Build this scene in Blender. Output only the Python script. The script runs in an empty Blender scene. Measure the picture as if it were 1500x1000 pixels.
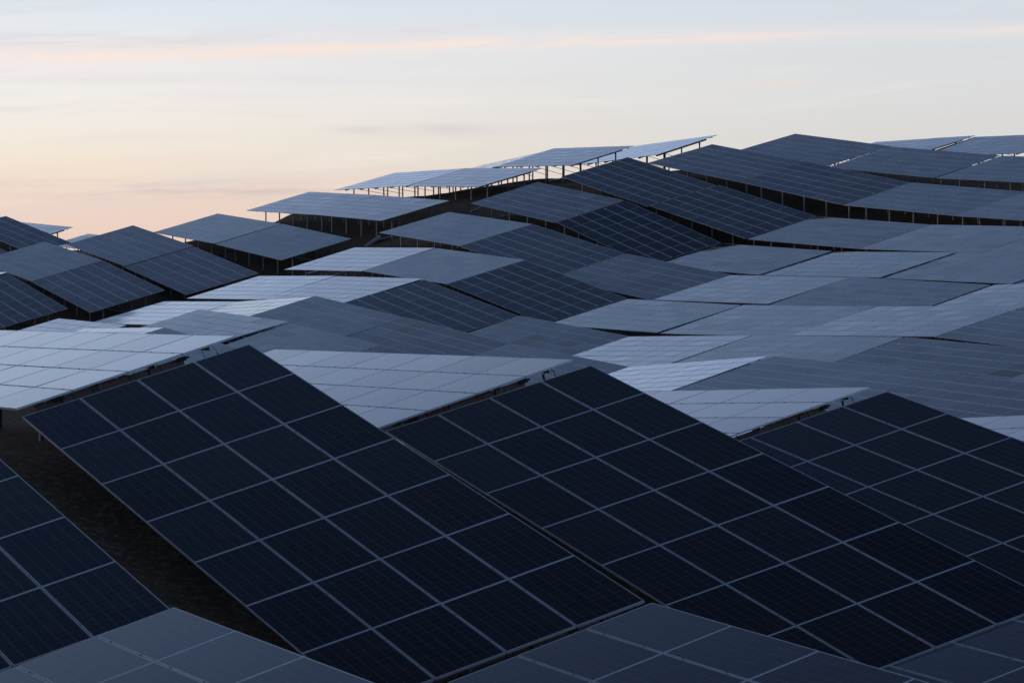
import bpy, bmesh, math, random
import numpy as np
from mathutils import Vector, Matrix

random.seed(7)
rng = np.random.default_rng(7)
SC = bpy.context.scene
COL = SC.collection

# ------------------------------------------------------------------ camera
cd = bpy.data.cameras.new("camera")
cam = bpy.data.objects.new("camera", cd)
COL.objects.link(cam)
cd.sensor_width = 36.0
cd.lens = 4643.21 / 1500 * 36.0
cd.clip_start = 0.5
cd.clip_end = 30000
cam.location = (0, 0, 0)
cam.rotation_euler = (math.pi / 2 - 0.0318647, 0, 0)
SC.camera = cam

SC.view_settings.view_transform = 'Standard'
SC.view_settings.look = 'None'
SC.view_settings.exposure = 0.0
SC.view_settings.gamma = 1.0
SC.cycles.max_bounces = 6


# ------------------------------------------------------------------ dusk sky
class NT:
    """small helper to write node trees"""
    def __init__(self, tree):
        self.t = tree
        self.t.nodes.clear()

    def n(self, kind, **kw):
        nd = self.t.nodes.new(kind)
        for k, v in kw.items():
            setattr(nd, k, v)
        return nd

    def link(self, a, b):
        self.t.links.new(a, b)

    def math(self, op, a, b=None, c=None, clamp=False):
        nd = self.n('ShaderNodeMath', operation=op, use_clamp=clamp)
        for i, v in enumerate((a, b, c)):
            if v is None:
                continue
            if isinstance(v, (int, float)):
                nd.inputs[i].default_value = v
            else:
                self.link(v, nd.inputs[i])
        return nd.outputs[0]

    def smooth(self, v, a, b):
        nd = self.n('ShaderNodeMapRange', interpolation_type='SMOOTHSTEP')
        self.link(v, nd.inputs['Value'])
        nd.inputs['From Min'].default_value = a
        nd.inputs['From Max'].default_value = b
        return nd.outputs[0]

    def mix(self, f, a, b, mode='MIX'):
        nd = self.n('ShaderNodeMix', data_type='RGBA', blend_type=mode)
        for s, v in ((nd.inputs[0], f), (nd.inputs[6], a), (nd.inputs[7], b)):
            if isinstance(v, (int, float)):
                s.default_value = v
            elif isinstance(v, tuple):
                s.default_value = (*v, 1)
            else:
                self.link(v, s)
        return nd.outputs[2]

    def ramp(self, f, stops, interp='LINEAR'):
        nd = self.n('ShaderNodeValToRGB')
        cr = nd.color_ramp
        cr.interpolation = interp
        while len(cr.elements) < len(stops):
            cr.elements.new(0.5)
        for e, (p, c) in zip(cr.elements, stops):
            e.position = p
            e.color = (*c, 1)
        self.link(f, nd.inputs[0])
        return nd.outputs[0]

    def noise(self, vec, scale, detail=3, rough=0.5):
        nd = self.n('ShaderNodeTexNoise')
        nd.inputs['Scale'].default_value = scale
        nd.inputs['Detail'].default_value = detail
        nd.inputs['Roughness'].default_value = rough
        self.link(vec, nd.inputs['Vector'])
        return nd.outputs['Fac']

    def comb(self, x, y, z):
        nd = self.n('ShaderNodeCombineXYZ')
        for i, v in enumerate((x, y, z)):
            if isinstance(v, (int, float)):
                nd.inputs[i].default_value = v
            else:
                self.link(v, nd.inputs[i])
        return nd.outputs[0]


world = bpy.data.worlds.new("World")
SC.world = world
world.use_nodes = True
W = NT(world.node_tree)
tc = W.n('ShaderNodeTexCoord')
sep = W.n('ShaderNodeSeparateXYZ')
W.link(tc.outputs['Generated'], sep.inputs[0])
dx, dy, dz = sep.outputs
el = W.math('MAXIMUM', dz, 0.0)
fe = W.math('SQRT', el)


def R(z):
    return math.sqrt(z)


HI = [(R(.37), (.145, .22, .395)), (R(.46), (.080, .130, .255)), (R(.58), (.042, .073, .148)), (R(.70), (.027, .039, .071)),
      (1.0, (.037, .06, .12))]
west = W.ramp(fe, [(0, (.84, .62, .52)), (R(.010), (.87, .66, .56)), (R(.019), (.90, .74, .62)), (R(.030), (.91, .82, .71)),
                   (R(.045), (.90, .86, .82)), (R(.060), (.84, .84, .86)), (R(.076), (.72, .79, .87)), (R(.105), (.68, .78, .91)),
                   (R(.17), (.60, .76, 1.06)), (R(.23), (.40, .54, .83)), (R(.29), (.235, .34, .55))] + HI)
east = W.ramp(fe, [(0, (.62, .56, .50)), (R(.010), (.64, .59, .54)), (R(.019), (.66, .62, .59)), (R(.030), (.68, .67, .65)),
                   (R(.045), (.70, .71, .71)), (R(.060), (.69, .72, .75)), (R(.076), (.66, .71, .78)), (R(.105), (.58, .67, .82)),
                   (R(.17), (.42, .575, .95)), (R(.23), (.32, .445, .73)), (R(.29), (.21, .31, .52)),
                   (R(.37), (.14, .215, .385)), (R(.46), (.074, .121, .238)), (R(.58), (.032, .056, .115))] + HI[3:])
side = W.smooth(dx, -.19, .17)
sky = W.mix(side, west, east)
# thin cirrus: long flat veils, some rosy, some grey; the sample point is bent by a slow noise so that they wander
zz = W.math('SUBTRACT', dz, W.math('MULTIPLY', dx, .031))
bend = W.noise(W.comb(W.math('MULTIPLY', dx, 9.0), 1.7, W.math('MULTIPLY', dz, 25.0)), 1.0, 2, .5)
zb = W.math('ADD', zz, W.math('MULTIPLY', W.math('SUBTRACT', bend, .5), .012))
low = W.math('SUBTRACT', 1.0, W.smooth(dz, .12, .3))


def veil(fx, fz, seed, a, b, detail=6):
    return W.smooth(W.noise(W.comb(W.math('MULTIPLY', dx, fx), seed, W.math('MULTIPLY', zb, fz)), 1.0, detail, .62), a, b)


def blob(x0, z0, wx, wz):
    qx = W.math('DIVIDE', W.math('SUBTRACT', dx, x0), wx)
    qz = W.math('DIVIDE', W.math('SUBTRACT', dz, z0), wz)
    q = W.math('ADD', W.math('MULTIPLY', qx, qx), W.math('MULTIPLY', qz, qz))
    return W.math('MULTIPLY', W.math('EXPONENT', W.math('MULTIPLY', q, -1.0)), W.smooth(dy, .9, .95))


def over(f, k, c):
    global sky
    sky = W.mix(W.math('MULTIPLY', f, k), sky, c)


over(W.math('MULTIPLY', veil(7, 95, 0, .50, .74), low), .50, (.69, .69, .745))
over(W.math('MULTIPLY', veil(11, 150, 4.2, .54, .80), low), .36, (.93, .90, .86))
over(W.math('MULTIPLY', veil(9, 120, 8.1, .50, .70), W.math('SUBTRACT', 1.0, W.smooth(dz, .03, .065))), .25, (.78, .64, .60))
streaky = veil(22, 330, 2.2, .36, .60)
# grey shreds above and below the lit streak, a mauve bank low in the west, a few small patches
over(W.math('MULTIPLY', blob(-.13, .0615, .06, .0035), veil(20, 260, 5.5, .35, .6)), .55, (.62, .60, .66))
over(W.math('MULTIPLY', blob(-.03, .0655, .05, .0028), veil(20, 260, 6.5, .35, .6)), .40, (.68, .67, .72))
over(W.math('MULTIPLY', blob(-.12, .0505, .10, .0022), veil(18, 240, 7.5, .30, .6)), .35, (.70, .66, .70))
over(W.math('MULTIPLY', blob(-.10, .0160, .075, .0026), veil(20, 250, 9.5, .36, .62)), .58, (.58, .46, .46))
over(W.math('MULTIPLY', blob(-.02, .0350, .012, .0018), veil(30, 300, 3.5, .25, .5)), .38, (.66, .58, .56))
over(blob(-.047, .0347, .010, .0013), .33, (.62, .53, .52))
over(W.math('MULTIPLY', blob(.076, .0495, .024, .0016), streaky), .60, (.86, .72, .66))
over(W.math('MULTIPLY', blob(-.05, .0435, .12, .0010), streaky), .30, (.95, .84, .76))
# the long lit streak of cirrus
dist = W.math('SUBTRACT', dz, W.math('ADD', W.math('ADD', .0617, W.math('MULTIPLY', dx, .029)),
                                     W.math('MULTIPLY', W.math('SUBTRACT', bend, .5), .0040)))
wid = W.math('ADD', .0010, W.math('MULTIPLY', W.math('SUBTRACT', 1.0, side), .0013))


def gauss(k):
    g_ = W.math('DIVIDE', dist, W.math('MULTIPLY', wid, k))
    return W.math('MULTIPLY', W.math('EXPONENT', W.math('MULTIPLY', W.math('MULTIPLY', g_, g_), -1.0)), W.smooth(dy, .9, .95))


over(gauss(2.6), .30, (.90, .80, .77))
over(W.math('MULTIPLY', W.math('MULTIPLY', gauss(1.0), streaky), W.math('SUBTRACT', 1.0, W.math('MULTIPLY', W.smooth(dx, .01, .13), .6))), .72, (1.0, .79, .68))
# behind the camera, away from the afterglow, the sky is darker
sky = W.mix(W.smooth(dy, .45, -.5), sky, W.mix(.55, W.mix(1.0, sky, (.45, .55, .75), 'MULTIPLY'), (.16, .23, .40)))
bg = W.n('ShaderNodeBackground')
W.link(sky, bg.inputs[0])
bg.inputs[1].default_value = 1.0
nish = W.n('ShaderNodeTexSky', sky_type='NISHITA')
nish.sun_disc = False
nish.sun_elevation = math.radians(1.0)
nish.sun_rotation = math.radians(-75)
bg2 = W.n('ShaderNodeBackground')
W.link(nish.outputs[0], bg2.inputs[0])
bg2.inputs[1].default_value = 0.003
add = W.n('ShaderNodeAddShader')
W.link(bg.outputs[0], add.inputs[0])
W.link(bg2.outputs[0], add.inputs[1])
wo = W.n('ShaderNodeOutputWorld')
W.link(add.outputs[0], wo.inputs[0])

# the last of the afterglow, low on the west side
sl = bpy.data.lights.new("sun", 'SUN')
sl.energy = 0.12
sl.angle = math.radians(12)
sl.color = (1.0, .72, .50)
sun = bpy.data.objects.new("sun", sl)
COL.objects.link(sun)
sd = Vector((-math.sin(math.radians(75)), math.cos(math.radians(75)), math.tan(math.radians(3.0))))
sun.rotation_euler = sd.to_track_quat('Z', 'Y').to_euler()


# ------------------------------------------------------------------ materials
def material(name):
    m = bpy.data.materials.new(name)
    m.use_nodes = True
    t = NT(m.node_tree)
    out = t.n('ShaderNodeOutputMaterial')
    b = t.n('ShaderNodeBsdfPrincipled')
    t.link(b.outputs[0], out.inputs[0])
    return m, t, b


def glass_material(name, ior, rough, spec, linecol, brown):
    m, t, b = material(name)
    tcn = t.n('ShaderNodeTexCoord')
    sp = t.n('ShaderNodeSeparateXYZ')
    t.link(tcn.outputs['Object'], sp.inputs[0])
    x, y, _ = sp.outputs
    oi = t.n('ShaderNodeObjectInfo')
    rnd = oi.outputs['Random']

    def grid(v, off, pitch, half, soft):
        w = t.math('MODULO', t.math('ADD', t.math('SUBTRACT', v, off), 100 * pitch), pitch)
        d = t.math('MINIMUM', w, t.math('SUBTRACT', pitch, w))
        return t.math('SUBTRACT', 1.0, t.smooth(d, half, half + soft))
    ny = t.math('MULTIPLY', y, -1.0)
    gap = t.math('MAXIMUM', grid(x, .032, .1588, .0012, .0014), t.math('MULTIPLY', grid(ny, .020, .1588, .0022, .0018), 1.0))
    bus = t.math('MULTIPLY', grid(ny, .020 + .0265, .05293, .0005, .0008), .22)
    # white margin of the backsheet beside the frame
    mx = t.math('MAXIMUM', t.math('LESS_THAN', x, .024), t.math('GREATER_THAN', x, 1.951))
    line = t.math('MAXIMUM', t.math('MAXIMUM', t.math('MULTIPLY', gap, .55), bus), t.math('MULTIPLY', mx, 0.0))
    # each module has its own batch of cells: deep blue, blue-black, now and then brownish
    cellc = t.ramp(rnd, [(0, (.003, .005, .010)), (.25, (.005, .006, .010)), (.5, (.003, .005, .013)), (.72, (.006, .007, .010)),
                         (.86, (.003, .005, .017)), (.95, (.008, .008, .011)), (1.0, (.006, .006, .012))])
    pn = t.noise(tcn.outputs['Object'], 9.0, 4, .6)
    if brown:
        cellc = brown
    cellc = t.mix(t.math('MULTIPLY', pn, .35), cellc, (.005, .007, .011))
    col = t.mix(line, cellc, linecol)
    # faint contact fingers that run along the module, uneven from cell to cell
    fing = t.noise(t.comb(t.math('MULTIPLY', x, 1.1), t.math('MULTIPLY', ny, 70.0), t.math('MULTIPLY', rnd, 50.0)), 1.0, 3, .6)
    col = t.mix(t.math('MULTIPLY', t.smooth(fing, .48, .72), .30), col, (.030, .036, .048))
    col = t.mix(mx, col, (.30, .32, .35))
    # thin dust, thicker toward the lower frame
    dustn = t.noise(tcn.outputs['Object'], 2.2, 6, .65)
    low = t.smooth(ny, .80, .99)
    dust = t.math('MULTIPLY', t.math('ADD', t.math('MULTIPLY', t.smooth(dustn, .45, .8), .05), t.math('MULTIPLY', low, .03)),
                  t.math('ADD', .4, rnd))
    col = t.mix(dust, col, (.17, .16, .15))
    t.link(col, b.inputs['Base Color'])
    t.link(t.math('ADD', ior - .035, t.math('MULTIPLY', t.math('FRACT', t.math('MULTIPLY', rnd, 37.7)), .07)), b.inputs['IOR'])
    b.inputs['Specular Tint'].default_value = (*spec, 1)
    rr = t.math('ADD', rough, t.math('MULTIPLY', dustn, .05))
    t.link(rr, b.inputs['Roughness'])
    bp = t.n('ShaderNodeBump')
    bp.inputs['Strength'].default_value = .025
    bp.inputs['Distance'].default_value = .01
    t.link(t.noise(tcn.outputs['Object'], 1.7, 2, .5), bp.inputs['Height'])
    t.link(bp.outputs[0], b.inputs['Normal'])
    return m


def metal_material(name, base, rough, metallic, spots=.3, scale=6.0):
    m, t, b = material(name)
    tcn = t.n('ShaderNodeTexCoord')
    n = t.noise(tcn.outputs['Object'], scale, 5, .6)
    dark = tuple(c * .6 for c in base)
    col = t.mix(t.math('MULTIPLY', t.smooth(n, .4, .75), spots), base, dark)
    t.link(col, b.inputs['Base Color'])
    t.link(t.math('ADD', rough - .08, t.math('MULTIPLY', n, .16)), b.inputs['Roughness'])
    b.inputs['Metallic'].default_value = metallic
    return m


M_GLASS = glass_material("module_glass", 1.42, .05, (.86, .95, 1.0), (.11, .13, .17), None)
M_GLASS_BROWN = glass_material("brownish_module_glass", 1.26, .12, (.86, .86, .84), (.13, .12, .12), (.085, .058, .042))
M_GLASS_PURPLE = glass_material("purplish_module_glass", 1.33, .10, (.90, .88, .94), (.11, .11, .14), (.042, .034, .040))
M_GLASS_AR = glass_material("antireflective_module_glass", 1.26, .03, (.92, .96, 1.0), (.17, .19, .23), None)
M_FRAME = metal_material("anodised_aluminium", (.70, .75, .76), .42, .55, .15)
M_BACK = metal_material("white_backsheet", (.55, .55, .54), .6, 0, .3)
M_STEEL = metal_material("galvanised_steel", (.42, .41, .39), .55, .35, .6, 14)
M_BEAM = metal_material("weathered_steel", (.30, .225, .175), .65, .15, .5, 9)
M_CABLE = metal_material("black_cable", (.012, .012, .012), .5, 0, .3)
M_BLACK = metal_material("black_plastic", (.015, .015, .016), .45, 0, .3)
M_CONC = metal_material("pale_concrete", (.33, .31, .29), .85, 0, .5, 4)
M_PVC = metal_material("white_pipe", (.70, .70, .69), .4, 0, .15)


def ground_material():
    m, t, b = material("dark_soil_and_turf")
    g = t.n('ShaderNodeNewGeometry')
    p = g.outputs['Position']
    a = t.noise(p, .35, 6, .6)
    c = t.noise(p, 7.0, 6, .7)
    d = t.noise(p, 38.0, 3, .6)
    col = t.mix(t.smooth(a, .4, .62), (.20, .13, .088), (.12, .10, .055))
    col = t.mix(t.math('MULTIPLY', t.smooth(c, .48, .62), .85), col, (.38, .27, .19))
    col = t.mix(t.math('MULTIPLY', t.smooth(d, .60, .72), .5), col, (.62, .50, .40))
    t.link(col, b.inputs['Base Color'])
    b.inputs['Roughness'].default_value = .95
    b.inputs['Specular IOR Level'].default_value = .15
    bp = t.n('ShaderNodeBump')
    bp.inputs['Strength'].default_value = 1.0
    bp.inputs['Distance'].default_value = .2
    t.link(t.math('ADD', c, t.math('MULTIPLY', d, .5)), bp.inputs['Height'])
    t.link(bp.outputs[0], b.inputs['Normal'])
    return m


M_GROUND = ground_material()


# ------------------------------------------------------------------ mesh helpers
class MB:
    def __init__(self):
        self.v, self.f, self.mi = [], [], []

    def box(self, x0, x1, y0, y1, z0, z1, mi=0):
        b = len(self.v)
        self.v += [(x0, y0, z0), (x1, y0, z0), (x1, y1, z0), (x0, y1, z0), (x0, y0, z1), (x1, y0, z1), (x1, y1, z1), (x0, y1, z1)]
        for q in ((0, 3, 2, 1), (4, 5, 6, 7), (0, 1, 5, 4), (1, 2, 6, 5), (2, 3, 7, 6), (3, 0, 4, 7)):
            self.f.append(tuple(b + i for i in q))
            self.mi.append(mi)

    def prism(self, prof, axis, a, b_, mi=0):
        """extrude a closed 2-D profile along an axis"""
        s = len(self.v)
        n = len(prof)
        for w in (a, b_):
            for p, q in prof:
                self.v.append({'x': (w, p, q), 'y': (p, w, q), 'z': (p, q, w)}[axis])
        for i in range(n):
            j = (i + 1) % n
            self.f.append((s + i, s + j, s + n + j, s + n + i))
            self.mi.append(mi)
        self.f.append(tuple(s + i for i in range(n))[::-1])
        self.f.append(tuple(s + n + i for i in range(n)))
        self.mi += [mi, mi]

    def tube(self, pts, r, seg=6, mi=0):
        s0 = len(self.v)
        pts = [Vector(p) for p in pts]
        for i, p in enumerate(pts):
            d = (pts[min(i + 1, len(pts) - 1)] - pts[max(i - 1, 0)]).normalized()
            a = d.orthogonal().normalized() if i == 0 else (a - d * a.dot(d)).normalized()
            b = d.cross(a)
            for k in range(seg):
                t = 2 * math.pi * k / seg
                self.v.append(tuple(p + (a * math.cos(t) + b * math.sin(t)) * r))
        for i in range(len(pts) - 1):
            for k in range(seg):
                l = (k + 1) % seg
                q = s0 + i * seg
                self.f.append((q + k, q + l, q + seg + l, q + seg + k))
                self.mi.append(mi)

    def mesh(self, name, mats):
        me = bpy.data.meshes.new(name)
        me.from_pydata(self.v, [], self.f)
        for m in mats:
            me.materials.append(m)
        me.polygons.foreach_set('material_index', self.mi)
        bm = bmesh.new()
        bm.from_mesh(me)
        bmesh.ops.recalc_face_normals(bm, faces=bm.faces)
        bm.to_mesh(me)
        bm.free()
        return me


def put(name, me, parent=None, mat=None):
    o = bpy.data.objects.new(name, me)
    COL.objects.link(o)
    if parent is not None:
        o.parent = parent
    if mat is not None:
        o.matrix_basis = mat
    return o


def tag(o, label, cat, group=None):
    o['label'] = label
    o['category'] = cat
    if group:
        o['group'] = group


# ------------------------------------------------------------------ shared meshes (metres)
PU, PV = 1.98, 1.01            # pitch of the modules along the row and up the slope
LX, LY, TH = 1.975, .992, .035


def glass_part(mb, FU, FV, mi=0, bi=1):
    z = -.0025
    b = len(mb.v)
    mb.v += [(FU, -LY + FV, z), (LX - FU, -LY + FV, z), (LX - FU, -FV, z), (FU, -FV, z)]
    mb.f.append((b, b + 1, b + 2, b + 3))
    mb.mi.append(mi)
    z = -.007
    b = len(mb.v)
    mb.v += [(FU, -LY + FV, z), (LX - FU, -LY + FV, z), (LX - FU, -FV, z), (FU, -FV, z)]
    mb.f.append((b + 3, b + 2, b + 1, b))
    mb.mi.append(bi)
    mb.box(LX / 2 - .06, LX / 2 + .06, -.14, -.05, -.024, -.0075, 2)


def frame_part(mb, FU, FV, mi=0):
    mb.box(0, LX, -FV, 0, -TH, 0, mi)
    mb.box(0, LX, -LY, -LY + FV, -TH, 0, mi)
    mb.box(0, FU, -LY + FV, -FV, -TH, -.0004, mi)
    mb.box(LX - FU, LX, -LY + FV, -FV, -TH, -.0004, mi)


a_ = MB(); glass_part(a_, .010, .009)
ME_GLASS = a_.mesh("panel_glass", [M_GLASS_AR, M_BACK, M_BLACK])
a_ = MB(); frame_part(a_, .010, .009)
ME_FRAME = a_.mesh("panel_frame", [M_FRAME])
a_ = MB(); glass_part(a_, .011, .026); frame_part(a_, .011, .026, 3)
ME_PANEL = a_.mesh("panel_whole", [M_GLASS, M_BACK, M_BLACK, M_FRAME])
ME_PANEL_BROWN = a_.mesh("panel_brownish", [M_GLASS_BROWN, M_BACK, M_BLACK, M_FRAME])
ME_PANEL_PURPLE = a_.mesh("panel_purplish", [M_GLASS_PURPLE, M_BACK, M_BLACK, M_FRAME])



def cprofile(w, h, t):
    return [(0, 0), (w, 0), (w, t), (t, t), (t, h - t), (w, h - t), (w, h), (0, h)]


def purlin_mesh(L):
    m = MB()
    m.prism([(p - .02, q - TH - .066) for p, q in cprofile(.045, .062, .005)], 'x', .02, L)
    return m.mesh("purlin", [M_STEEL])


def rafter_mesh(y0, y1):
    m = MB()
    m.prism([(p - .03, q - TH - .066 - .142) for p, q in cprofile(.06, .14, .007)], 'y', y0, y1)
    return m.mesh("rafter", [M_BEAM])


def post_mesh(mat):
    """unit height post, top at z=0; scaled in z to its length"""
    m = MB()
    m.prism([(p - .05, q - .04) for p, q in [(0, 0), (.10, 0), (.10, .022), (.092, .022), (.092, .008), (.008, .008), (.008, .072),
                                            (.092, .072), (.092, .058), (.10, .058), (.10, .08), (0, .08)]], 'z', -1.0, 0.0)
    m.box(-.07, -.052, -.06, .06, -.06, .02)
    return m.mesh("post", [mat])


def brace_mesh():
    m = MB()
    m.box(-.02, .02, -.004, .004, -1, 0)
    m.box(-.02, -.014, -.03, -.0045, -1, 0)
    return m.mesh("brace", [M_STEEL])


def clamp_mesh():
    m = MB()
    m.box(-.014, .014, -.0115, .0115, .0005, .004)
    m.box(-.006, .006, -.006, .006, .0045, .009)
    return m.mesh("clamp", [M_BEAM])


ROWS = 7 * PU - .008
ME_PURLIN = purlin_mesh(ROWS - .02)
ME_RAFTER = {4: rafter_mesh(-3.62, -.92), 6: rafter_mesh(-5.55, -.55)}
ME_POST, ME_BRACE, ME_CLAMP = post_mesh(M_STEEL), brace_mesh(), clamp_mesh()
ME_POST_DARK = post_mesh(M_BEAM)


def loop_mesh(kind):
    m = MB()
    if kind == 0:      # a cable slack enough to hang as a ring
        pts = [(0, -.10 * math.cos(t) , -.16 - .13 * math.sin(t) * 1.0) for t in [math.radians(a) for a in range(-235, 55, 14)]]
        m.tube(pts, .008)
        m.box(-.014, .014, -.13, -.10, -.20, -.10)
    elif kind == 1:    # two plug leads and a short link
        m.tube([(0, -.13, -.04), (0, -.125, -.14), (0, -.11, -.25), (0, -.12, -.31)], .006)
        m.tube([(0, .06, -.04), (0, .10, -.13), (0, .125, -.21), (0, .12, -.26)], .006)
        m.tube([(0, -.12, -.28), (0, -.06, -.235), (0, .02, -.225), (0, .12, -.25)], .011)
        m.box(-.014, .014, -.135, -.105, -.30, -.22)
        m.box(-.014, .014, .105, .135, -.27, -.19)
    else:              # short tails
        m.tube([(0, -.05, -.03), (0, -.045, -.10), (0, -.02, -.19)], .009)
        m.tube([(0, .06, -.03), (0, .05, -.12), (0, .07, -.2)], .007)
    return m.mesh("cable_loop", [M_CABLE])


ME_LOOP = [loop_mesh(k) for k in range(3)]
a_ = MB(); a_.box(-.03, .03, -.10, .05, -.13, -.06); a_.box(-.02, .02, .05, .11, -.11, -.08)
ME_JBOX = a_.mesh("junction_box", [M_BLACK])

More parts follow.
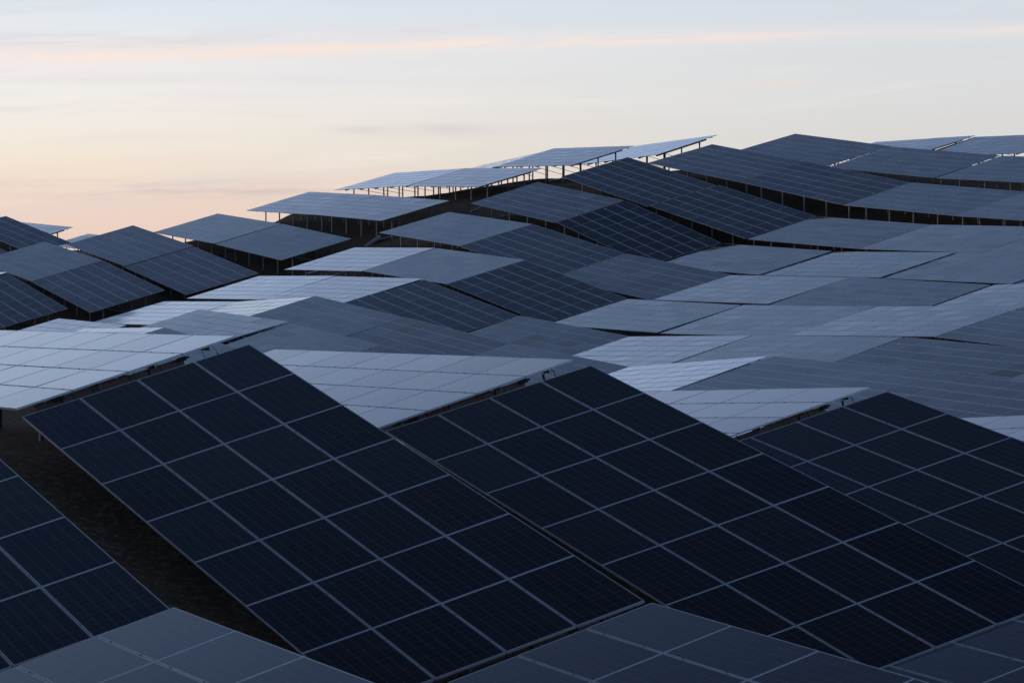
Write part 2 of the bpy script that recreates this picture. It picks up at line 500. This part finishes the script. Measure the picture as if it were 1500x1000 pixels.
# ------------------------------------------------------------------ where every table stands
# (label, module rows, x, y, z of its upper corner, azimuth of the row, slope along the row, tilt,
#  rise of the ground behind it, modules of another colour)
TABLES = [
    ("near-black solar table cut by the picture's corner, this side of the soil strip", 4, -10.194, 49.893, -1.549, -1.1024, -0.2078, 0.2999, -0.02, ()),
    ('grey-blue solar table whose peak covers the foot of the bare soil strip', 4, -3.994, 37.388, -4.331, -1.1063, -0.0296, 0.2953, -0.02, ()),
    ("pale silvery solar table at the picture's edge, its tip beside the first black peak", 4, -10.854, 65.7, -1.848, -1.1053, 0.0178, 0.2844, -0.02, ()),
    ('near-black solar table with a tall peak, along the far side of the soil strip', 4, -4.37, 52.762, -1.721, -1.1054, -0.2111, 0.2962, -0.02, ()),
    ("slate-blue solar table at the picture's bottom, its peak touching two black tables", 4, 1.799, 40.443, -4.625, -1.1003, -0.0407, 0.2863, -0.02, ()),
    ('pale silvery solar table wedged between the peaks of the first and second black tables', 4, -5.163, 69.101, -2.364, -1.1016, 0.0172, 0.283, -0.02, ()),
    ('near-black solar table with the middle of the three black peaks', 4, 1.394, 55.77, -2.196, -1.1018, -0.2025, 0.2783, -0.02, ()),
    ('dark blue corner of a solar table under the lower end of the middle black table', 4, 7.672, 44.022, -4.93, -1.1055, -0.0377, 0.2671, -0.02, ()),
    ('pale silvery solar table wedged between the second and third black peaks', 4, 0.484, 72.172, -3.474, -1.099, 0.0513, 0.2634, -0.02, ()),
    ("near-black solar table with the last of three black peaks, cut by the picture's edge", 4, 7.025, 59.235, -2.816, -1.0983, -0.1619, 0.2696, -0.02, ()),
    ("pale tip of a solar table at the picture's edge, above a dark blue one", 6, -46.059, 261.765, -2.497, -1.0939, -0, 0.2725, 0.15, ()),
    ("dark blue solar table at the picture's edge above the big pale silvery table", 6, -39.604, 249.184, -2.614, -1.085, -0.1792, 0.2716, 0.15, ()),
    ('pale solar table peeping over the flat silvery table, below the dark steps', 6, -32.964, 230.581, -5.668, -1.0891, -0.0117, 0.2637, 0.15, ()),
    ('solar table seen from underneath as a thin dark striped wedge among pale tables', 6, -26.6599, 217.985, -6.8455, -1.0883, 0.17, 0.2725, 0.15, ()),
    ('mid-grey solar table with a pointed tip, joined to the dark striped wedge', 6, -20.169, 205.672, -4.492, -1.078, -0.0321, 0.2537, 0.15, ()),
    ('blue-grey solar table just behind the first black peak, partly hidden by pale panels', 6, -13.647, 193.357, -5.016, -1.1199, -0.0683, 0.2725, 0.15, ((0,1,1),)),
    ('narrow brightest strip of solar table lying against the back of the flat silvery table', 6, -27.014, 200.711, -5.554, -1.0936, 0.0281, 0.2725, 0.15, ()),
    ("bluish solar table behind the hanging cable loop at the silvery table's tip", 6, -20.551, 188.141, -5.186, -1.0943, -0.0768, 0.2725, 0.15, ()),
    ("dark sliver of solar table below the black gap at the picture's edge", 6, -46.313, 275.022, 0.292, -1.0717, -0.1687, 0.2725, 0.15, ()),
    ("grey-blue solar table by the picture's edge, second step below the skyline peak there", 6, -38.8, 263.248, -0.102, -1.0914, -0.1063, 0.2746, 0.2, ()),
    ('dark blue solar table on visible legs, lowest of the stepped trio above the pale tables', 6, -32.351, 250.806, -1.609, -1.0997, -0.1538, 0.2797, 0.15, ()),
    ('pale solar table stretching from below the dark stepped trio toward the striped wedge', 6, -25.503, 232.384, -4.46, -1.0909, 0.016, 0.2595, 0.15, ()),
    ('very pale solar table meeting the peak of the brown-patched grey table', 6, -19.092, 219.814, -4.241, -1.1145, 0.0419, 0.2725, 0.15, ()),
    ('grey-blue solar table with a peak beside very pale panels, some panels off colour', 6, -12.826, 206.999, -3.618, -1.1012, -0.0813, 0.2695, 0.15, ((0,1,2),(2,3,2),(4,2,2))),
    ('blue-grey solar table with a brownish patch of panels below the dark lattice table', 6, -6.454, 194.339, -4.726, -1.0951, -0.0858, 0.2756, 0.15, ((0,0,1),(1,0,1),(0,1,1),(1,1,1),(3,4,1))),
    ('grey-blue solar table just over the middle black peak, before the brown-spotted one', 6, -0.078, 181.634, -5.907, -1.0949, -0.0599, 0.2725, 0.15, ()),
    ('bright pale solar table with a rising tip, behind the slope of the middle black table', 6, 6.268, 168.925, -6.72, -1.0864, 0.0736, 0.2735, 0.15, ()),
    ('blue-grey solar table from the rising pale tip to the last black peak', 6, 12.946, 156.413, -5.697, -1.0806, -0.0219, 0.2694, 0.15, ((5,4,1),)),
    ("blue-grey solar table at the picture's edge, directly behind the last black table", 6, 19.513, 144.034, -6.004, -1.1007, -0.03, 0.2725, 0.15, ()),
    ('grey-blue solar table with the free-standing skyline peak next to the small distant tables', 6, -31.913, 267.199, 1.267, -1.0959, -0.1231, 0.2717, 0.22, ()),
    ('dark blue solar table stepping down from the free-standing skyline peak', 6, -25.56, 254.789, -0.512, -1.1037, -0.1447, 0.2741, 0.18, ()),
    ('pale solar table with its corner tucked under the lowest corner of a dark table', 6, -18.836, 236.339, -2.643, -1.094, 0.0106, 0.2718, 0.15, ()),
    ('pale solar table touching the upper edge of the dark lattice table lower on the slope', 6, -12.411, 223.831, -2.524, -1.0849, -0.0011, 0.262, 0.15, ()),
    ('dark solar table with a bright lattice of frames, lower of two on mid slope', 6, -5.787, 211.156, -2.623, -1.1009, -0.1532, 0.2606, 0.15, ()),
    ('blue-grey solar table with three brownish panels in the middle of the picture', 6, 0.501, 198.536, -4.711, -1.0951, -0.065, 0.2829, 0.15, ((3,3,1),(3,2,1),(5,2,1),(0,1,1))),
    ('pale solar table to the side of the brown-spotted one, below a thin black gap', 6, 6.86, 185.891, -5.625, -1.1011, 0.0313, 0.2725, 0.15, ()),
    ('wide pale grey solar table whose dark end line meets a short black gap', 6, 13.195, 173.135, -5.179, -1.069, 0.0199, 0.2725, 0.15, ()),
    ("dark blue-grey solar table at the picture's edge, below the short black gap", 6, 19.98, 160.778, -4.9, -1.0766, -0.0274, 0.2725, 0.15, ((6,3,1),)),
    ('small corner of a blue-grey solar table at the edge behind the last black table', 6, 26.612, 148.573, -5.28, -1.1132, -0.0063, 0.2725, 0.15, ()),
    ('blue-grey solar table on the skyline, upper of the pair above the dark stepping tables', 6, -25.172, 271.427, 2.291, -1.0959, -0.0673, 0.2713, 0.22, ()),
    ('blue-grey solar table ending in a point over tall legs, lower of the skyline pair', 6, -18.733, 258.824, 1.339, -1.103, -0.0872, 0.2779, 0.15, ()),
    ('pale solar table with a sharp corner on short legs, below the lying concrete slab', 6, -11.894, 240.087, -0.532, -1.0953, -0.0002, 0.2764, 0.15, ()),
    ('grey-blue solar table whose point lies over the upper edge of a dark lattice table', 6, -5.405, 227.547, -0.555, -1.1017, -0.0552, 0.2691, 0.15, ()),
    ('dark solar table with a bright lattice, its corner meeting the pale tables in mid picture', 6, 0.92, 215.013, -1.362, -1.0833, -0.1681, 0.269, 0.15, ()),
    ('pale grey solar table below a black slit, with two faint dirty patches', 6, 7.382, 202.748, -3.735, -1.0931, -0.0103, 0.2624, 0.15, ((2,2,2),(3,2,2),(4,4,2))),
    ('pale grey solar table beside the one with dirty patches, crossed by faint slanting lines', 6, 13.886, 190.35, -3.869, -1.0794, 0.0118, 0.2725, 0.15, ((2,4,2),(1,4,2))),
    ('pale solar table forming a light band that ends at dark blue panels', 6, 20.494, 178.168, -3.708, -1.085, 0.0227, 0.2576, 0.15, ()),
    ('dark blue solar table corner at the edge, above the short black gap', 6, 27.009, 165.811, -3.429, -1.1011, -0.0447, 0.2538, 0.15, ()),
    ('pale blue solar table on the skyline over a thicket of silhouetted legs', 6, -17.587, 274.988, 4.199, -1.094, -0.0327, 0.2742, 0.19, ()),
    ('grey-blue solar table on a row of tall legs, ending above the lying concrete slab', 6, -11.153, 262.403, 3.727, -1.1059, -0.0428, 0.2684, 0.15, ()),
    ('mid-blue solar table with a sharp corner beside the lying concrete slab', 6, -4.839, 243.464, 2.174, -1.0966, -0.0715, 0.2664, 0.15, ()),
    ('dark blue solar table below the post-lined dark bank, upper half of a long slope', 6, 1.579, 230.947, 1.151, -1.1001, -0.1492, 0.2714, 0.15, ()),
    ('mid-blue solar table between the two darkest lattice tables and the pale valley tables', 6, 7.864, 218.55, -0.918, -1.093, -0.0941, 0.2725, 0.15, ()),
    ('pale grey solar table running as a smooth band to a dark slanting end line', 6, 14.232, 205.967, -2.246, -1.0915, -0.0012, 0.2593, 0.15, ()),
    ('blue-grey solar table with clear pale row lines, after the dark slanting end line', 6, 20.646, 193.192, -2.225, -1.0699, -0.0219, 0.2725, 0.15, ()),
    ("pale solar table at the picture's edge, rising above the light band", 6, 27.489, 180.691, -2.528, -1.0875, 0.0362, 0.2725, 0.15, ()),
    ('pale blue solar table on the skyline with sky showing between its thin legs', 6, -10.466, 282.285, 5.989, -1.072, 0.0103, 0.2604, 0.21, ()),
    ('blue-grey solar table on tall pale legs over the dark bank, just under the skyline', 6, -3.756, 269.983, 6.131, -1.105, -0.0198, 0.2635, 0.3, ()),
    ('mid-blue solar table on legs above the greenish rubble, next to the darkest table', 6, 2.005, 250.651, 4.592, -1.0859, -0.1151, 0.2855, 0.15, ()),
    ('darkest blue lattice solar table on the upper hillside', 6, 8.634, 238.188, 2.937, -1.0887, -0.2252, 0.2813, 0.15, ()),
    ('grey-blue solar table starting at the tip of the darkest upper table', 6, 15.024, 226.259, -0.225, -1.0785, -0.0355, 0.2637, 0.15, ((4,3,2),(5,2,2),(5,3,2),(3,4,2))),
    ('pale grey solar table in the upper valley, fading into the tables around it', 6, 21.695, 214.169, -0.753, -1.0794, -0.0007, 0.261, 0.15, ()),
    ("grey-blue solar table with a purplish block of panels near the picture's edge", 6, 28.315, 202.106, -0.775, -1.0983, -0.0151, 0.2636, 0.15, ((0,2,2),(0,3,2),(1,2,2),(1,3,2),(2,2,2),(2,3,2),(3,2,2),(3,3,2))),
    ('end of a grey solar table at the edge, above the rising light one', 6, 34.677, 189.759, -0.98, -1.1194, -0.0175, 0.2725, 0.15, ()),
    ('narrow bright band of solar table lying on the skyline between two larger ones', 6, -3.067, 284.491, 6.636, -1.0973, 0.0785, 0.2725, 0.2, ()),
    ('pale blue solar table on the skyline with a sharp tip over sky-lit legs', 6, 3.587, 271.771, 7.86, -1.0928, -0.01, 0.2777, 0.15, ()),
    ('dark blue solar table, upper half of the long lattice slope under the crest', 6, 9.196, 252.207, 6.6, -1.0956, -0.1773, 0.2754, 0.15, ()),
    ('dark blue solar table, lower half of the long lattice slope under the crest', 6, 15.622, 239.63, 4.176, -1.0974, -0.1773, 0.2754, 0.15, ()),
    ('grey-blue solar table above a narrow black slit, below the line of evenly spaced posts', 6, 21.861, 227.144, 1.709, -1.0831, -0.0461, 0.2718, 0.15, ()),
    ('grey-blue solar table without a visible gap beside it, under the posts at the edge', 6, 28.42, 214.795, 1.07, -1.0984, -0.0161, 0.2736, 0.15, ()),
    ('end of a grey-blue solar table at the edge, between two bands of posts', 6, 34.717, 202.454, 0.828, -1.1187, -0.0185, 0.2725, 0.15, ()),
    ('bright solar table rising to the sharpest tip on the skyline', 6, 10.648, 273.611, 8.121, -1.101, 0.0395, 0.2859, 0.15, ()),
    ('mid-blue solar table just below the sharp skyline tip', 6, 16.047, 254.389, 7.691, -1.095, -0.1228, 0.2644, 0.15, ()),
    ('dark blue solar table above the tallest part of the post-lined black bank', 6, 22.378, 241.815, 6.008, -1.0847, -0.1325, 0.2722, 0.15, ()),
    ('blue-grey solar table ending near the edge over a line of pale posts', 6, 28.881, 229.479, 4.18, -1.0977, -0.0623, 0.2767, 0.15, ()),
    ('narrow end of a blue-grey table at the edge over the pale posts', 6, 35.21, 217.093, 3.311, -1.1188, -0.0451, 0.2753, 0.15, ()),
    ('dark blue solar table forming the highest peak on the skyline', 6, 22.906, 256.708, 8.61, -1.0937, -0.0991, 0.2629, 0.15, ()),
    ('blue-grey solar table stepping down from the highest peak', 6, 29.204, 244.171, 7.2, -1.0847, -0.0727, 0.2809, 0.15, ()),
    ('blue-grey solar table at the edge with bits of sky showing over its upper edge', 6, 35.745, 231.579, 6.168, -1.0734, -0.0468, 0.2812, 0.15, ()),
    ('distant light blue solar table on the skyline beyond the highest peak', 6, 30.623, 267.293, 8.269, -1.0748, 0.0103, 0.2647, 0.15, ()),
    ('distant light blue solar table on the skyline after the slanting sky-lit gap', 6, 37.182, 254.913, 8.288, -1.1009, -0.0038, 0.2805, 0.15, ()),
    ('small distant pale solar table standing on a single visible post against the sky', 6, -47.223, 305.749, 1.741, -1.0743, -0.037, 0.2805, 0.15, ()),
    ('small distant pale solar table low on the horizon before the free-standing peak', 4, -39.998, 299.239, 0.62, -1.0705, -0.0403, 0.271, 0.2, ()),
    ("grey-blue solar table peaking on the skyline at the picture's edge", 4, -45.485, 285.061, 2.188, -0.9924, -0.1727, 0.215, 0.15, ()),
    ("small pale sliver of solar table at the picture's edge behind the last black peak", 4, 5.82, 74.6, -4.38, -1.1, 0.075, 0.265, -0.02, ()),
]


def table_frame(a, s, t):
    U = Vector((math.cos(a), math.sin(a), 0))
    N = Vector((-math.sin(a), math.cos(a), 0))
    Z = Vector((0, 0, 1))
    u = U * math.cos(s) + Z * math.sin(s)
    v = N * math.cos(t) + Z * math.sin(t)
    v = (v - u * v.dot(u)).normalized()
    return u, v, u.cross(v)


# ------------------------------------------------------------------ terrain
AZ = -1.0939
UX, UY = math.cos(AZ), math.sin(AZ)
smp = []
for (lab, rows, x, y, z, a, s, t, gN, odd) in TABLES:
    u, v, w = table_frame(a, s, t)
    far = y > 100
    clr = 1.6 if far else .62
    O = Vector((x, y, z))
    for i in np.linspace(0, 7 * PU, 7):
        lo = O + u * i - v * (rows * PV)
        for j in np.linspace(0, rows, 4):
            P = O + u * i - v * (j * PV)
            h = (rows - j) * PV
            gz = lo.z - clr + gN * h
            smp.append((P.x * UX + P.y * UY, -P.x * UY + P.y * UX, gz))
smp = np.array(smp)


def axis(lo, hi, step, far):
    c = list(np.arange(lo, hi + step, step))
    d = step
    a = c[0]
    left = []
    while a > -far:
        d *= 1.35
        a -= d
        left.append(a)
    d = step
    b = c[-1]
    right = []
    while b < far:
        d *= 1.35
        b += d
        right.append(b)
    return np.array(left[::-1] + c + right)


def hills(A, B):
    """gentle relief of the far lowland"""
    return -34 + 3.0 * np.sin(A / 310 + 1.3) * np.cos(B / 270) + 2.0 * np.sin(A / 120 + B / 170)


CAPS = []
for (lab, rows, x, y, z, a, s, t, gN, odd) in TABLES:
    u, v, w = table_frame(a, s, t)
    CAPS.append((np.array((x, y, z)), np.array(u), np.array(v), np.array(w), rows * PV))


def cap(A, B, Z):
    """the ground never comes closer than 0.7 m to a table"""
    X = A * UX - B * UY
    Y = A * UY + B * UX
    for O, u, v, w, H in CAPS:
        # height of the table's plane above each ground point
        zp = O[2] - (w[0] * (X - O[0]) + w[1] * (Y - O[1])) / w[2]
        P = np.stack([X - O[0], Y - O[1], zp - O[2]], -1)
        i, j = P @ u, -(P @ v)
        e = np.maximum(np.maximum(-i, i - 7 * PU), np.maximum(-j, j - H))
        lim = zp - .75 + np.maximum(e, 0) * .8
        ok = e < 1.5
        Z = np.where(ok, np.minimum(Z, lim), Z)
    return Z


def terrain(A, B):
    A = np.asarray(A, float).ravel()
    B = np.asarray(B, float).ravel()
    Z = np.empty_like(A)
    for k in range(0, len(A), 4000):
        a = A[k:k + 4000, None] - smp[:, 0]
        b = B[k:k + 4000, None] - smp[:, 1]
        d2 = a * a + b * b
        m = d2.min(1)
        w = np.exp(-(d2 - m[:, None]) / (2 * 2.2 ** 2))
        z = (w * smp[:, 2]).sum(1) / w.sum(1)
        d = np.maximum(np.sqrt(m) - 2.0, 0)
        low = hills(A[k:k + 4000], B[k:k + 4000])
        fall = .48 * d * d / (d + 2.5)
        zz = z - fall
        mixf = np.clip((d - 30) / 60, 0, 1)
        mixf = mixf * mixf * (3 - 2 * mixf)
        Z[k:k + 4000] = np.maximum(zz, low) * (1 - mixf) + low * mixf
    return cap(A, B, Z)


ga = axis(-285, -10, 1.1, 9000)
gb = axis(-12, 172, 1.1, 9000)
GA, GB = np.meshgrid(ga, gb, indexing='ij')
GZ = terrain(GA, GB).reshape(GA.shape)
rough = rng.normal(0, 1, GA.shape)
rough = (rough + np.roll(rough, 1, 0) + np.roll(rough, 1, 1) + np.roll(rough, (1, 1), (0, 1))) / 4
GZ = GZ + rough * .07
vx = GA * UX - GB * UY
vy = GA * UY + GB * UX
na, nb = GA.shape
verts = np.stack([vx, vy, GZ], -1).reshape(-1, 3)
ii = np.arange(na - 1)[:, None] * nb + np.arange(nb - 1)[None, :]
faces = np.stack([ii, ii + nb, ii + nb + 1, ii + 1], -1).reshape(-1, 4)
me = bpy.data.meshes.new("ground")
me.from_pydata(verts.tolist(), [], faces.tolist())
me.materials.append(M_GROUND)
me.polygons.foreach_set('use_smooth', [True] * len(me.polygons))
ground = put("ground", me)
ground['kind'] = 'structure'


def ground_z(x, y):
    return float(terrain([x * UX + y * UY], [-x * UY + y * UX])[0])


# ------------------------------------------------------------------ the solar tables
CLEAR = []


def build_table(lab, rows, x, y, z, a, s, t, gN, odd):
    odd = {(p, q): k for p, q, k in odd}
    near = y < 100
    u, v, w = table_frame(a, s, t)
    Rm = Matrix((u, v, w)).transposed().to_4x4()
    O = Vector((x, y, z))
    # the thing's own Empty stands on the ground under the table's centre
    c = O + u * (3.5 * PU) - v * (rows * PV / 2)
    base = Vector((c.x, c.y, ground_z(c.x, c.y)))
    root = bpy.data.objects.new("solar_table", None)
    root.empty_display_size = .5
    COL.objects.link(root)
    root.location = base
    tag(root, lab, "solar table",
        "big solar tables in the front rows" if near else "solar tables stepping up the far hillside")
    T = Matrix.Translation(O - base) @ Rm
    jg = .0022 if near else .0045
    for i in range(7):
        for j in range(rows):
            jit = Matrix.Rotation(random.gauss(0, jg), 4, 'X') @ Matrix.Rotation(random.gauss(0, jg * .5), 4, 'Y')
            ctr = Matrix.Translation((i * PU + .0025 + LX / 2, -j * PV - .009 - LY / 2, 0))
            M = T @ ctr @ jit @ Matrix.Translation((-LX / 2, LY / 2, 0))
            if near:
                p = put("panel", ME_GLASS, root, M)
                put("frame", ME_FRAME, p)
            else:
                put("panel", (ME_PANEL, ME_PANEL_BROWN, ME_PANEL_PURPLE)[odd.get((i, j), 0)], root, M)
    for k in range(rows):       # purlins along the row
        put("purlin", ME_PURLIN, root, T @ Matrix.Translation((0, -(k + .5) * PV, 0)))
    jf, jr = (rows - 1.35, 1.25) if not near else (rows - 1.6, 1.15)
    spots = (.5, 2.0, 3.5, 5.0, 6.5) if not near else (.5, 2.05, 3.6, 5.2, 6.86)
    for k in range(5):
        pi = spots[k] * PU
        put("rafter", ME_RAFTER[rows], root, T @ Matrix.Translation((pi, 0, 0)))
        tops = []
        for j in (jf, jr):
            P = O + u * pi - v * (j * PV) - w * (TH + .21)
            gz = ground_z(P.x, P.y)
            h = P.z - gz + .35
            CLEAR.append((P.z - gz, lab))
            h = max(h, .4)
            M = Matrix.Translation(P - base) @ Matrix.Rotation(a, 4, 'Z') @ Matrix.Diagonal((1, 1, h, 1))
            put("post", ME_POST_DARK if near else ME_POST, root, M)
            tops.append((P, gz))
        # diagonal from the foot of the rear post to the front of the rafter
        A = tops[0][0] + Vector((0, 0, 0.02))
        B = tops[1][0] * 1.0
        B.z = tops[1][1] + .35
        dvec = A - B
        q = dvec.to_track_quat('Z', 'Y').to_matrix().to_4x4()
        put("brace", ME_BRACE, root, Matrix.Translation(A - base + u * .06) @ q @ Matrix.Diagonal((1, 1, dvec.length, 1)))
    if near:
        for i in range(7):
            for fr in (.24, .76):
                for j in range(1, rows):
                    put("clamp", ME_CLAMP, root, T @ Matrix.Translation((i * PU + LX * fr, -j * PV, 0)))
        # plugs and slack cable under the outer end of the table
        e = 7 * PU - .10
        for k, (yy, kd) in enumerate(((-.50, 1 if 'first black' in lab else 0), (-1.52, 0), (-1.95, 2), (-2.62, 2), (-3.1, 0))):
            put("cable_loop", ME_LOOP[kd], root, T @ Matrix.Translation((e, yy, 0)) @ Matrix.Rotation(random.uniform(-.3, .3), 4, 'Z'))
        put("junction_box", ME_JBOX, root, T @ Matrix.Translation((e - .1, -.96, -.02)))
        put("junction_box", ME_JBOX, root, T @ Matrix.Translation((e - .2, -3.2, -.02)))
    return root


for row in TABLES:
    build_table(*row)
CLEAR.sort()
print("post heights", CLEAR[:6], CLEAR[-3:])


# ------------------------------------------------------------------ things left lying on the slope
def convex(pts):
    bm = bmesh.new()
    for p in pts:
        bm.verts.new(p)
    bmesh.ops.convex_hull(bm, input=bm.verts)
    me = bpy.data.meshes.new("tmp")
    bm.to_mesh(me)
    bm.free()
    return me


def ground_normal(x, y):
    e = .5
    z = ground_z(x, y)
    return Vector((-(ground_z(x + e, y) - z) / e, -(ground_z(x, y + e) - z) / e, 1)).normalized()


def lay(x, y, lift=0.0):
    """a frame lying on the slope at x, y"""
    n = ground_normal(x, y)
    fwd = (Vector((UX, UY, 0)) - n * n.dot(Vector((UX, UY, 0)))).normalized()
    side = n.cross(fwd)
    return Matrix.Translation(Vector((x, y, ground_z(x, y) + lift))) @ Matrix((fwd, side, n)).transposed().to_4x4()


# a cast slab with chamfered edges, one end propped on the bank
pts = []
for sx, sy in ((-.85, -.5), (.85, -.5), (.85, .5), (-.85, .5)):
    for dz_, k in ((0, .985), (.02, 1), (.11, 1), (.13, .975)):
        pts.append((sx * k, sy * k, dz_))
me = convex(pts)
me.name = "concrete_slab"
me.materials.append(M_CONC)
o = put("concrete_slab", me, None, lay(-11.0, 249.5, .10) @ Matrix.Rotation(math.radians(62), 4, 'Z') @ Matrix.Rotation(math.radians(-16), 4, 'Y'))
tag(o, "pale concrete slab lying propped on the dark bank between two groups of tables", "slab")
# perforated cable tray beside it
mb = MB()
mb.box(-1.1, 1.1, -.15, -.145, 0, .06)
mb.box(-1.1, 1.1, .145, .15, 0, .06)
for k in range(12):
    mb.box(-1.08 + k * .19, -1.08 + k * .19 + .09, -.144, .144, .001, .005)
o = put("cable_tray", mb.mesh("cable_tray", [M_STEEL]), None, lay(-9.9, 249.4, .16) @ Matrix.Rotation(math.radians(78), 4, 'Z'))
tag(o, "perforated grey steel cable tray lying beside the concrete slab", "cable tray")


def pipe(name, label, a, b, r, mat):
    A = Vector((a[0], a[1], ground_z(*a) + r + .03))
    B = Vector((b[0], b[1], ground_z(*b) + r + .05))
    m = MB()
    d = (B - A)
    m.tube([A, A + d * .02, A + d * .5 - Vector((0, 0, .01)), B - d * .02, B], r, 10)
    m.tube([A + d * .01, A + d * .06], r * 1.25, 10)
    o = put(name, m.mesh(name, [mat]))
    tag(o, label, "pipe")


pipe("pipe", "white plastic pipe lying in the black gap under a pale table", (-15.9, 245.6), (-14.95, 246.1), .055, M_PVC)
pipe("pipe", "dark steel pipe lying on the slope under the skyline tables", (3.0, 264.3), (4.4, 268.7), .05, M_STEEL)
pipe("pipe", "dark steel pipe lying on the slope beside the sharp table corner", (-3.4, 253.8), (-2.0, 254.2), .05, M_STEEL)


def heap(label, spots, mat, size):
    bm = bmesh.new()
    for (x, y) in spots:
        z = ground_z(x, y)
        vs = [bm.verts.new((x + random.gauss(0, size * .5), y + random.gauss(0, size * .5), z + abs(random.gauss(0, size * .4)))) for _ in range(9)]
        bmesh.ops.convex_hull(bm, input=vs)
    me = bpy.data.meshes.new("rubble")
    bm.to_mesh(me)
    bm.free()
    me.materials.append(mat)
    o = put("rubble", me)
    tag(o, label, "rubble")
    o['kind'] = 'stuff'


heap("loose pale rubble in the black gap under a pale table",
     [(-13.4 + random.gauss(0, .35), 241.9 + random.gauss(0, .5)) for _ in range(26)], M_CONC, .16)
M_WEED = metal_material("weeds", (.05, .085, .04), .9, 0, .5, 5)
heap("loose grey rubble among the posts of the crest tables",
     [(-.6 + random.gauss(0, .35), 251.1 + random.gauss(0, .5)) for _ in range(22)], M_CONC, .13)

# ------------------------------------------------------------------ short turf in the open strip between the front rows
vb, fb = [], []
for _ in range(2600):
    A = random.uniform(-64, -34)
    B = random.uniform(11.5, 16.5)
    cx, cy = A * UX - B * UY, A * UY + B * UX
    for _k in range(5):
        x = cx + random.gauss(0, .10)
        y = cy + random.gauss(0, .10)
        a = random.uniform(0, 6.28)
        h = random.uniform(.03, .11)
        w_ = .006
        vb.append((x, y, h, a, w_))
XY = np.array([(q[0], q[1]) for q in vb])
gz_ = terrain(XY[:, 0] * UX + XY[:, 1] * UY, -XY[:, 0] * UY + XY[:, 1] * UX)
V = []
for (x, y, h, a, w_), z in zip(vb, gz_):
    b = len(V)
    c, s_ = math.cos(a), math.sin(a)
    V += [(x - c * w_, y - s_ * w_, z - .02), (x + c * w_, y + s_ * w_, z - .02), (x + s_ * h * .5, y - c * h * .5, z + h)]
    fb.append((b, b + 1, b + 2))
me = bpy.data.meshes.new("grass")
me.from_pydata(V, [], fb)
me.materials.append(metal_material("dry_turf", (.10, .095, .05), .9, 0, .6, 3))
o = put("grass", me)
tag(o, "short dry turf in the open soil strip between front tables", "grass")
o['kind'] = 'stuff'
